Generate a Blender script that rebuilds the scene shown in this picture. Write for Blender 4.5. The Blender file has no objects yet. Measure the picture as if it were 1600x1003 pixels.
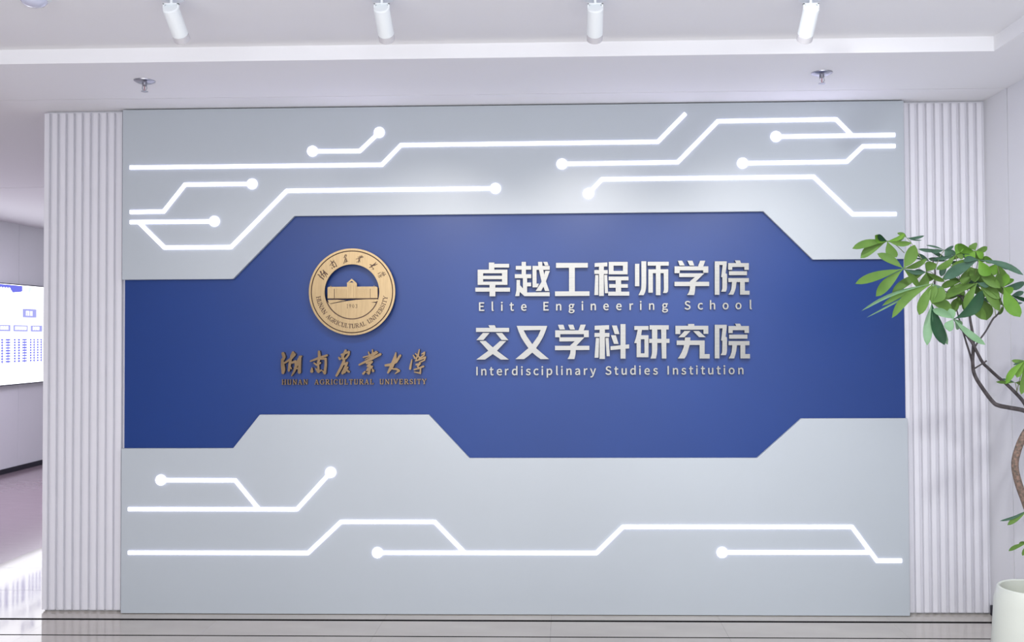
import bpy, bmesh, math, random
from math import sin, cos, pi, radians
from mathutils import Vector, Matrix
from mathutils.geometry import delaunay_2d_cdt
random.seed(7)

# ------------------------------------------------------------------ camera
FPX, CX, CY = 1500.0, 841.21, 486.86
YAW, PITCH, ROLL = 0.0290605, 0.0209633, -0.0049897
CAM = Vector((0.0, -5.26, 1.54426))
fw = Vector((-sin(YAW) * cos(PITCH), cos(YAW) * cos(PITCH), sin(PITCH)))
rt0 = Vector((cos(YAW), sin(YAW), 0)); up0 = rt0.cross(fw)
rt = rt0 * cos(ROLL) + up0 * sin(ROLL); up = up0 * cos(ROLL) - rt0 * sin(ROLL)
sc = bpy.context.scene
cd = bpy.data.cameras.new('camera'); cam = bpy.data.objects.new('camera', cd)
sc.collection.objects.link(cam); sc.camera = cam
cam.matrix_world = Matrix(((rt.x, up.x, -fw.x, CAM.x), (rt.y, up.y, -fw.y, CAM.y), (rt.z, up.z, -fw.z, CAM.z), (0, 0, 0, 1)))
cd.sensor_width = 36; cd.lens = FPX / 1600 * 36
cd.shift_x = -(CX - 800) / 1600; cd.shift_y = (CY - 501.5) / 1600
cd.clip_start = .05; cd.clip_end = 60

# ------------------------------------------------------------------ world, exposure
w = bpy.data.worlds.new('lobby_daylight'); sc.world = w; w.use_nodes = True
w.node_tree.nodes['Background'].inputs[0].default_value = (.84, .87, 1.0, 1)
w.node_tree.nodes['Background'].inputs[1].default_value = 1.12
vs = sc.view_settings
vs.view_transform = 'Standard'; vs.look = 'None'; vs.exposure = 0.0; vs.gamma = 1.0; vs.use_curve_mapping = False

def light(kind, name, loc, target, power, color=(1, 1, 1), **kw):
    l = bpy.data.lights.new(name, kind); l.energy = power; l.color = color
    for k, v in kw.items(): setattr(l, k, v)
    o = bpy.data.objects.new(name, l); sc.collection.objects.link(o); o.location = loc
    o.rotation_euler = (Vector(target) - Vector(loc)).to_track_quat('-Z', 'Y').to_euler()
    return o

# lobby downlights above and behind the camera (outside the frame), ceiling panels of the lobby
light('AREA', 'lobby_ceiling_panel', (-1.7, -3.9, 2.85), (-1.7, -3.9, 0), 80, (1, .97, .95), shape='RECTANGLE', size=2.6, size_y=1.2)
light('AREA', 'lobby_ceiling_panel', (.9, -3.9, 2.85), (.9, -3.9, 0), 57, (.93, .97, 1), shape='RECTANGLE', size=1.6, size_y=1.2)
light('SPOT', 'lobby_downlight', (.55, -2.35, 2.84), (1.9, 0, 1.1), 88, (.96, .98, 1), spot_size=radians(75), spot_blend=.9, shadow_soft_size=.035)
light('AREA', 'side_room_ceiling_panel', (-4.7, 3.2, 2.76), (-4.7, 3.2, 0), 80, (.86, .79, 1), shape='RECTANGLE', size=1.2, size_y=2.5)
# daylight through the glazed lobby entrance behind the camera
light('AREA', 'entrance_daylight', (-.3, -9.6, 1.55), (-.3, 0, 1.55), 145, (.93, .95, 1), shape='RECTANGLE', size=5.0, size_y=2.3)
# fill light added out of view to brighten the tray ceiling, no fitting there
light('AREA', 'ceiling_fill_light', (-.4, -3.2, 2.25), (-.4, -1.4, 3.3), 11, (.95, .97, 1), shape='RECTANGLE', size=4.6, size_y=.3)
SPOT_POWER = [18, 60, 64, 38]

# ------------------------------------------------------------------ helpers
def ray(x, y): return rt * ((x - CX) / FPX) - up * ((y - CY) / FPX) + fw
def at_y(x, y, Y):
    d = ray(x, y); return CAM + d * ((Y - CAM.y) / d.y)
def at_z(x, y, Z):
    d = ray(x, y); return CAM + d * ((Z - CAM.z) / d.z)
def at_x(x, y, X):
    d = ray(x, y); return CAM + d * ((X - CAM.x) / d.x)

def srgb(c):
    return tuple((v / 255 / 12.92 if v / 255 <= .04045 else ((v / 255 + .055) / 1.055) ** 2.4) for v in c)

def mat(name, col, rough=.6, metal=0.0, var=0.0, scale=20, stretch=(1, 1, 1), bump=0.0, spec=.5, coat=0.0, rvar=0.0, col2=None, emit=None, es=0):
    m = bpy.data.materials.new(name); m.use_nodes = True
    n, l = m.node_tree.nodes, m.node_tree.links; b = n['Principled BSDF']
    b.inputs['Base Color'].default_value = (*col, 1); b.inputs['Roughness'].default_value = rough
    b.inputs['Metallic'].default_value = metal; b.inputs['Specular IOR Level'].default_value = spec
    b.inputs['Coat Weight'].default_value = coat
    if emit:
        b.inputs['Emission Color'].default_value = (*emit, 1); b.inputs['Emission Strength'].default_value = es
    if var or bump or rvar or col2:
        tc = n.new('ShaderNodeTexCoord'); mp = n.new('ShaderNodeMapping'); mp.inputs['Scale'].default_value = stretch
        no = n.new('ShaderNodeTexNoise'); no.inputs['Scale'].default_value = scale; no.inputs['Detail'].default_value = 6
        l.new(tc.outputs['Object'], mp.inputs[0]); l.new(mp.outputs[0], no.inputs['Vector'])
        if var or col2:
            r = n.new('ShaderNodeValToRGB'); r.color_ramp.elements[0].position = .35; r.color_ramp.elements[1].position = .65
            c2 = col2 or tuple(v * (1 - var) for v in col)
            r.color_ramp.elements[0].color = (*c2, 1); r.color_ramp.elements[1].color = (*col, 1)
            l.new(no.outputs['Fac'], r.inputs[0]); l.new(r.outputs[0], b.inputs['Base Color'])
        if rvar:
            mr = n.new('ShaderNodeMapRange'); mr.inputs[3].default_value = rough - rvar; mr.inputs[4].default_value = rough + rvar
            l.new(no.outputs['Fac'], mr.inputs[0]); l.new(mr.outputs[0], b.inputs['Roughness'])
        if bump:
            bp = n.new('ShaderNodeBump'); bp.inputs['Strength'].default_value = bump; bp.inputs['Distance'].default_value = .002
            l.new(no.outputs['Fac'], bp.inputs['Height']); l.new(bp.outputs[0], b.inputs['Normal'])
    return m

def put(name, me, m=None, parent=None, loc=None):
    if m is not None and not me.materials: me.materials.append(m)
    o = bpy.data.objects.new(name, me); sc.collection.objects.link(o)
    if parent: o.parent = parent
    if loc is not None: o.location = loc
    return o
def bm_obj(name, bm, m, parent=None, smooth=False, loc=None):
    bmesh.ops.recalc_face_normals(bm, faces=bm.faces)
    me = bpy.data.meshes.new(name); bm.to_mesh(me); bm.free()
    if smooth:
        me.polygons.foreach_set('use_smooth', [True] * len(me.polygons))
        me.set_sharp_from_angle(angle=radians(35))
    return put(name, me, m, parent, loc)
def empty(name, loc=(0, 0, 0)):
    o = bpy.data.objects.new(name, None); o.empty_display_size = .1; sc.collection.objects.link(o); o.location = loc; return o
def tag(o, label, cat, group=None):
    o['label'] = label; o['category'] = cat
    if group: o['group'] = group
    return o
def struct(o, kind='structure'):
    o['kind'] = kind; return o
def box(bm, a, b, bev=0):
    r = bmesh.ops.create_cube(bm, size=1)
    for v in r['verts']:
        v.co = Vector([a[i] + (b[i] - a[i]) * (v.co[i] + .5) for i in range(3)])
    if bev:
        es = list({e for v in r['verts'] for e in v.link_edges})
        bmesh.ops.bevel(bm, geom=es, offset=bev, segments=2, affect='EDGES', profile=.5)
def box_obj(name, a, b, m, parent=None, bev=0, origin=None):
    bm = bmesh.new(); o = Vector(origin) if origin else Vector((0, 0, 0))
    box(bm, Vector(a) - o, Vector(b) - o, bev)
    return bm_obj(name, bm, m, parent, loc=o)
def lathe(name, prof, m, parent=None, M=Matrix(), n=32, cap0=True, cap1=True):
    bm = bmesh.new(); rings = []
    for r, z in prof:
        rings.append([bm.verts.new(M @ Vector((r * cos(2 * pi * k / n), r * sin(2 * pi * k / n), z))) for k in range(n)])
    for a, b in zip(rings, rings[1:]):
        for k in range(n): bm.faces.new((a[k], a[(k + 1) % n], b[(k + 1) % n], b[k]))
    if cap0: bm.faces.new(rings[0])
    if cap1: bm.faces.new(rings[-1])
    return bm_obj(name, bm, m, parent, smooth=True)
def tube(name, pts, m, parent=None, n=8):
    """pts: (Vector, radius)"""
    bm = bmesh.new(); rings = []; ps = [p for p, r in pts]; prev = None
    for i, (p, r) in enumerate(pts):
        t = (ps[min(i + 1, len(ps) - 1)] - ps[max(i - 1, 0)]).normalized()
        if prev is None: a = t.orthogonal().normalized()
        else: a = (prev - t * prev.dot(t)).normalized()
        prev = a; b = t.cross(a)
        rings.append([bm.verts.new(p + (a * cos(2 * pi * k / n) + b * sin(2 * pi * k / n)) * r) for k in range(n)])
    for a, b in zip(rings, rings[1:]):
        for k in range(n): bm.faces.new((a[k], a[(k + 1) % n], b[(k + 1) % n], b[k]))
    bm.faces.new(rings[0]); bm.faces.new(rings[-1])
    return bm_obj(name, bm, m, parent, smooth=True)
def smooth_path(pts, k=5):
    """Catmull-Rom through (Vector, radius)"""
    out = []
    for i in range(len(pts) - 1):
        p0, p1, p2, p3 = pts[max(i - 1, 0)], pts[i], pts[i + 1], pts[min(i + 2, len(pts) - 1)]
        for j in range(k):
            t = j / k
            v = .5 * ((2 * p1[0]) + (p2[0] - p0[0]) * t + (2 * p0[0] - 5 * p1[0] + 4 * p2[0] - p3[0]) * t * t + (3 * p1[0] - p0[0] - 3 * p2[0] + p3[0]) * t ** 3)
            out.append((v, p1[1] + (p2[1] - p1[1]) * t))
    out.append(pts[-1]); return out

# ---- flat outlines -> solid plates -------------------------------------
def area2(l): return sum(a[0] * b[1] - b[0] * a[1] for a, b in zip(l, l[1:] + l[:1])) / 2
def plate_mesh(name, solids, holes, yf, yb):
    """union of the outlines (wall coordinates x, z) minus the holes, from depth yf (front) back to yb"""
    vs, fs = [], []
    for l in solids + holes:
        l = [Vector((p[0], p[1])) for p in l]
        if area2(l) < 0: l.reverse()
        fs.append(list(range(len(vs), len(vs) + len(l)))); vs += l
    v, e, f, _, _, fo = delaunay_2d_cdt(vs, [], fs, 0, 1e-6)
    nh = len(solids)
    keep = [t for t, o in zip(f, fo) if o and all(k < nh for k in o)]
    cnt = {}
    for t in keep:
        for a, b in zip(t, list(t[1:]) + [t[0]]): cnt[(a, b)] = 1
    used = sorted({i for t in keep for i in t}); ix = {u: k for k, u in enumerate(used)}; n = len(used)
    V = [(v[u].x, yf, v[u].y) for u in used] + [(v[u].x, yb, v[u].y) for u in used]
    F = [[ix[i] for i in t] for t in keep] + [[ix[i] + n for i in reversed(t)] for t in keep]
    for (a, b) in cnt:
        if (b, a) not in cnt: F.append([ix[b], ix[a], ix[a] + n, ix[b] + n])
    me = bpy.data.meshes.new(name); me.from_pydata(V, [], F); me.update(); return me
def wl(pts, y):
    """photo points measured on the wall -> wall coordinates at depth y"""
    o = []
    for q in pts:
        p = at_y(q[0], q[1], y); o.append((p.x, p.z))
    return o
def plate(name, solids, holes, yf, yb, m, parent=None, org=None):
    """solids / holes given in wall coordinates (x, z); the object's origin sits at its centre on the wall"""
    xs = [p[0] for l in solids for p in l]; zs = [p[1] for l in solids for p in l]
    ox, oz = ((min(xs) + max(xs)) / 2, (min(zs) + max(zs)) / 2) if org is None else org
    sh = lambda L: [[(p[0] - ox, p[1] - oz) for p in l] for l in L]
    me = plate_mesh(name, sh(solids), sh(holes), yf - yb, 0)
    o = put(name, me, m, None, (ox, yb, oz))
    if parent:
        o.parent = parent; o.location = Vector((ox, yb, oz)) - parent.location
    return o
def circle(c, r, n=24): return [(c[0] + r * cos(2 * pi * k / n), c[1] + r * sin(2 * pi * k / n)) for k in range(n)]
def capsule(p, q, r0, r1, n=12):
    d = math.hypot(q[0] - p[0], q[1] - p[1])
    if d < 1e-6: return [circle(p, r0, n)]
    a = math.atan2(q[1] - p[1], q[0] - p[0])
    out = [(p[0] + r0 * cos(a + pi / 2 + pi * k / 6), p[1] + r0 * sin(a + pi / 2 + pi * k / 6)) for k in range(7)]
    out += [(q[0] + r1 * cos(a - pi / 2 + pi * k / 6), q[1] + r1 * sin(a - pi / 2 + pi * k / 6)) for k in range(7)]
    return [out]
def R(x0, y0, x1, y1): return [(x0, y0), (x1, y0), (x1, y1), (x0, y1)]

# ------------------------------------------------------------------ materials
M_wall = mat('white_wall_paint', srgb((228, 228, 232)), .55, bump=.05, scale=300)
M_ceil = mat('white_ceiling_paint', srgb((246, 246, 248)), .7, bump=.05, scale=200)
M_slat = mat('white_slat_lacquer', srgb((229, 228, 234)), .4, var=.02, scale=4)
M_grey = mat('pale_blue_grey_lacquer', srgb((184, 191, 197)), .42, var=.02, scale=1.2)
M_blue = mat('royal_blue_board', (.002, .036, .205), .40, var=.05, scale=1.5, bump=.03, spec=.5)
M_led = mat('white_light_strip', (.9, .9, .95), .5, emit=(.74, .71, 1), es=4.2)
M_steel = mat('brushed_steel', (.30, .294, .274), .35, 1.0, var=.10, scale=14, stretch=(1, 1, 9), rvar=.08)
M_bronze = mat('brushed_bronze', (.37, .27, .15), .34, 1.0, var=.14, scale=10, stretch=(9, 1, 1), rvar=.08)
M_bronze_d = mat('aged_bronze', (.24, .165, .095), .36, 1.0, var=.2, scale=12, rvar=.08)
M_engrave = mat('engraved_dark_fill', srgb((70, 48, 40)), .6, .3)
M_tile = mat('beige_marble_tile', srgb((192, 186, 178)), .07, var=.10, scale=2.2, stretch=(1, 2.2, 1), rvar=.03, spec=.75)
M_grout = mat('dark_grout', srgb((52, 48, 50)), .7)
M_inlay = mat('black_stone_inlay', srgb((22, 20, 22)), .9, spec=.05)
M_vinyl = mat('mauve_brown_vinyl', srgb((150, 132, 140)), .16, var=.08, scale=5, stretch=(1, 8, 1))
M_black = mat('black_skirting', srgb((26, 26, 40)), .4)
M_lamp = mat('white_lamp_enamel', srgb((238, 243, 245)), .4)
M_lampring = mat('frosted_lamp_ring', srgb((205, 203, 207)), .5)
M_chrome = mat('chrome', (.42, .42, .46), .3, 1.0)
M_lens = mat('bluish_dome_lens', srgb((205, 208, 228)), .12, coat=.5)
M_pot = mat('cream_ceramic', srgb((214, 218, 208)), .35, var=.02, scale=6)
M_soil = mat('potting_soil', srgb((150, 150, 120)), .9, var=.3, scale=60, bump=.6)
M_bark = mat('dark_branch_bark', srgb((78, 72, 74)), .75, col2=srgb((52, 46, 48)), scale=40, bump=.5)
M_trunk = mat('speckled_trunk_bark', srgb((138, 112, 100)), .8, col2=srgb((84, 78, 70)), scale=90, bump=.8)
M_display = mat('lit_display', (.05, .05, .06), .3, emit=(.93, .94, 1), es=2.7)
M_bezel = mat('dark_display_case', srgb((60, 60, 75)), .4)
LEAF = [mat('leaf_mid_green', srgb((92, 124, 56)), .58, spec=.25, col2=srgb((82, 114, 50)), scale=14),
        mat('leaf_bright_green', srgb((102, 144, 53)), .58, spec=.25, col2=srgb((85, 128, 43)), scale=14),
        mat('leaf_dark_green', srgb((34, 74, 46)), .55, spec=.2, col2=srgb((26, 60, 38)), scale=14),
        mat('leaf_pale_green', srgb((122, 155, 122)), .58, spec=.25, col2=srgb((106, 143, 105)), scale=14),
        mat('leaf_blue_green', srgb((70, 100, 82)), .58, spec=.25, col2=srgb((59, 88, 70)), scale=14)]

XL, XR = -2.931, 2.296          # outer edges of the two slatted columns
PL, PR = -2.467, 1.843          # edges of the grey panels
ZC = 2.7988                     # low ceiling
ZT = 2.866                      # tray ceiling
WLX = -6.235                    # wall of the side room
YTRAY, XTRAY = -.90, 1.934

# ------------------------------------------------------------------ floor
floor = struct(box_obj('floor', (-6.6, -6.4, -.08), (2.6, 9.0, -.012), M_grout))
ROWS = [-.37, -.100, .477, 1.025, 1.6, 2.2, 2.8, 3.4, 4.0, 4.6, 5.2, 5.8, 6.4, 7.0, 7.6, 8.2]
front = [-.37 - .8 * k for k in range(0, 8)][::-1]
rows = front[:-1] + ROWS
xs_t = [-3.69, -2.79, -1.89, -.99, -.09, .81, 1.71, XR]
share = {}
def tile(x0, x1, y0, y1, g0, g1, name='tile'):
    key = (round(x1 - x0, 3), round(y1 - y0, 3), g0, g1)
    if key not in share:
        bm = bmesh.new(); box(bm, (.0004, g0, -.012), (x1 - x0 - .0004, y1 - y0 - g1, 0)); bmesh.ops.recalc_face_normals(bm, faces=bm.faces)
        me = bpy.data.meshes.new('tile'); bm.to_mesh(me); bm.free(); me.materials.append(M_tile); share[key] = me
    put(name, share[key], None, floor, (x0, y0, 0))
for y0, y1 in zip(rows, rows[1:]):
    wide = abs(y1 + .1) < .01
    g1 = .015 if wide else (.0075 if abs(y1 + .37) < .01 else .0015)
    g0 = .015 if abs(y0 + .1) < .01 else (.0075 if abs(y0 + .37) < .01 else .0015)
    for x0, x1 in zip(xs_t, xs_t[1:]):
        if y0 > .2 and x0 > -2.8: continue
        if x1 - x0 > 1e-3: tile(x0, x1, y0, y1, g0, g1)
    tile(-3.815, -3.69, y0, y1, g0, g1, 'border_tile')
for y, h in ((-.100, .0150), (-.370, .0075)):
    box_obj('dark_inlay_strip', (-3.69, y - h, -.012), (XR, y + h, -.0002), M_inlay, floor)
box_obj('vinyl_sheet', (WLX, -6.4, -.012), (-3.815, 9.0, -.001), M_vinyl, floor)

# ------------------------------------------------------------------ ceiling
ceil = struct(box_obj('ceiling', (-6.6, -6.4, ZT), (2.6, 9.0, ZT + .1), M_ceil))
def slab(x0, x1, y0, y1, name='ceiling_panel', bev=.004): return box_obj(name, (x0, y0, ZC), (x1, y1, ZT), M_ceil, ceil)
slab(-6.4, 2.5, YTRAY, -.227)
slab(-6.4, 2.5, -.219, 2.787)
slab(-6.4, -2.5, 2.80, 9.0)
slab(XTRAY, 2.5, -6.4, YTRAY - .0005)

# ------------------------------------------------------------------ walls
wb = struct(box_obj('wall_back', (XL + .004, .066, 0), (XR + .1, .30, ZC), M_wall))
wr = struct(box_obj('wall_right', (XR + .012, -6.4, 0), (XR + .2, .3, ZT), M_grout))
for y0, y1 in [(-.221, .066), (-1.443, -.229), (-2.663, -1.447), (-3.883, -2.667), (-6.4, -3.887)]:
    box_obj('panel', (XR, y0, 0), (XR + .012, y1, ZC), M_wall, wr)
br = struct(box_obj('baseboard_right', (XR - .012, -6.4, 0.001), (XR, .036, .054), M_black))
wlw = struct(box_obj('wall_left', (WLX - .2, -6.4, 0), (WLX - .012, 9.0, ZC), M_grout))
yy = [5.497 + 1.22 * k for k in range(-10, 3)]
for y0, y1 in zip(yy, yy[1:] + [9.0]):
    box_obj('panel', (WLX - .012, max(y0, -6.4) + .003, 0), (WLX, y1 - .003, ZC), M_wall, wlw)
bl = struct(box_obj('baseboard_left', (WLX, -6.4, 0), (WLX + .014, 9.0, .055), M_black))
struct(box_obj('wall_light_block', (-6.6, -6.6, 0), (-3.1, -6.4, ZT), M_wall))  # unseen part wall, added to block bright reflections in the board's left edge
struct(box_obj('wall_rear', (-6.6, 9.0, 0), (2.6, 9.1, ZC), M_wall))

# ------------------------------------------------------------------ slatted columns
def slat_panel(x0, x1, label):
    t = empty('slat_panel', ((x0 + x1) / 2, .066, 0)); tag(t, label, 'wall cladding', None)
    box_obj('backing_board', (x0 - t.location.x, -.008, .006), (x1 - t.location.x, -.0005, 2.792), M_slat, t)
    p = (x1 - x0) / 10; me = None
    for k in range(10):
        if me is None:
            bm = bmesh.new(); w0, w1, d = p * .33, p * .285, .021
            pr = [(-w0, 0), (-w1, -d), (w1, -d), (w0, 0)]
            a = [bm.verts.new((x, y, .012)) for x, y in pr]; b = [bm.verts.new((x, y, 2.786)) for x, y in pr]
            bm.faces.new(a); bm.faces.new(b)
            for i in range(4): bm.faces.new((a[i], a[(i + 1) % 4], b[(i + 1) % 4], b[i]))
            bmesh.ops.bevel(bm, geom=[e for e in bm.edges if abs(e.verts[0].co.z - e.verts[1].co.z) > 1], offset=.0015, segments=2, affect='EDGES')
            bmesh.ops.recalc_face_normals(bm, faces=bm.faces)
            me = bpy.data.meshes.new('slat'); bm.to_mesh(me); bm.free(); me.materials.append(M_slat)
        put('slat', me, None, t, (x0 + p * (k + .30) - t.location.x, -.008, 0))
slat_panel(XL, PL, 'white ribbed slat column beside the opening to the side room')
slat_panel(PR, XR, 'white ribbed slat column behind the potted tree')

# ------------------------------------------------------------------ blue backing and grey panels
def zc(x, y): return at_y(x, y, 0).z
YB = .026                        # blue surface
blue = box_obj('blue_backing_panel', (PL + .005, YB, .02), (PR - .003, .0655, 2.785), M_blue, origin=((PL + PR) / 2, .0655, 1.5))
tag(blue, 'royal blue recessed board carrying the emblem and raised lettering', 'wall panel')
def grey_panel(pts, label):
    t = plate('grey_wall_panel', [pts], [], 0.0, YB - .0005, M_grey)
    bv = t.modifiers.new('edge', 'BEVEL'); bv.width = .0025; bv.segments = 2; bv.limit_method = 'ANGLE'; bv.angle_limit = radians(40)
    bv.use_clamp_overlap = True
    # merge coplanar triangles so that only true edges are rounded
    bm = bmesh.new(); bm.from_mesh(t.data); bmesh.ops.dissolve_limit(bm, angle_limit=radians(1), verts=bm.verts, edges=bm.edges); bm.to_mesh(t.data); bm.free()
    tag(t, label, 'wall panel')
    return t
zA, zB, zD = zc(193, 436.4), zc(826, 334), zc(1340, 405.5)
ue = wl([(363.6, 436), (460, 337.6), (1192.8, 330.3), (1270.2, 405.6)], 0)
up_pts = [(PL, 2.793), (PR, 2.793), (PR, ue[3][1]), ue[3], ue[2], ue[1], ue[0], (PL, ue[0][1])]
upper = grey_panel(up_pts, 'upper pale grey panel with glowing circuit lines above the blue board')
le = wl([(363.9, 700.5), (405.5, 648), (669.8, 648), (733.5, 716), (1183.4, 715.7), (1252.4, 654)], 0)
lo_pts = [(PL, .003), (PL, le[0][1])] + le + [(PR, le[5][1]), (PR, .003)]
lower = grey_panel(lo_pts, 'lower pale grey panel with glowing circuit lines, standing on the floor')

# ------------------------------------------------------------------ light strips
def led(parent, paths, nodes, hw=2.75):
    sol = []
    for path in paths:
        w_ = wl(path, -.004); h = hw / 285.2; n = len(w_)
        L, Rr = [], []
        for i in range(n):
            p = Vector(w_[i]); d0 = (p - Vector(w_[i - 1])).normalized() if i else None
            d1 = (Vector(w_[i + 1]) - p).normalized() if i < n - 1 else None
            d0 = d0 or d1; d1 = d1 or d0
            n0 = Vector((-d0.y, d0.x)); n1 = Vector((-d1.y, d1.x)); m = (n0 + n1).normalized(); k = h / m.dot(n0)
            L.append(tuple(p + m * k)); Rr.append(tuple(p - m * k))
        for i in range(n - 1): sol.append([L[i], L[i + 1], Rr[i + 1], Rr[i]])
    s = plate('light_strip', sol, [], -.004, .001, M_led, parent)
    for nd in nodes:
        c = wl([nd], -.005)[0]; plate('light_node', [circle(c, .0285, 28)], [], -.005, .001, M_led, parent)
led(upper, [[(202.6, 261.6), (596.6, 257.3), (626.3, 226.6), (1027.8, 221.4), (1071.2, 177.3)]], [])
led(upper, [[(488, 236.2), (561.8, 235.8), (592.5, 206.8)]], [(488, 236), (592.4, 206.7)])
led(upper, [[(202.8, 331.2), (255.2, 330.5), (288.8, 288.3), (393.6, 287.2)]], [(393.6, 287.2)])
led(upper, [[(202.8, 347), (334.6, 345.8)], [(216.5, 347.2), (256.8, 386.9), (360.8, 386), (447.8, 298), (774, 294.3)]], [(334.6, 345.6), (774, 294.2)])
led(upper, [[(878, 256), (1059, 253.3), (1121.7, 189.2), (1306.5, 186.3), (1331.3, 211.2)], [(1212.6, 213.4), (1398.8, 210.6)]], [(878, 256), (1212.6, 213.2)])
led(upper, [[(1160.4, 254.9), (1323.3, 252.5), (1348.5, 228.4), (1399, 228)]], [(1160.4, 254.8)])
led(upper, [[(919.4, 302.2), (940.3, 280), (1271.5, 276), (1332.6, 334.7), (1400.8, 334.3)]], [(919.4, 302.2)])
led(lower, [[(251, 750.3), (367.4, 750.7), (404.3, 795.7)], [(200, 795.6), (463.6, 796), (516.4, 738.1)]], [(251, 750.1), (516.4, 738.1)])
led(lower, [[(200, 863.6), (481, 864.2), (532.6, 815.5), (679, 815.6), (726, 863.8)], [(589.5, 863.8), (932, 864.2), (973.2, 823.5), (1331.6, 823.5), (1370.5, 876.3), (1409.4, 876.2)], [(1128.5, 863.4), (1360, 863.4)]], [(589.5, 863.7), (1128.5, 863.4)])

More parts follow.
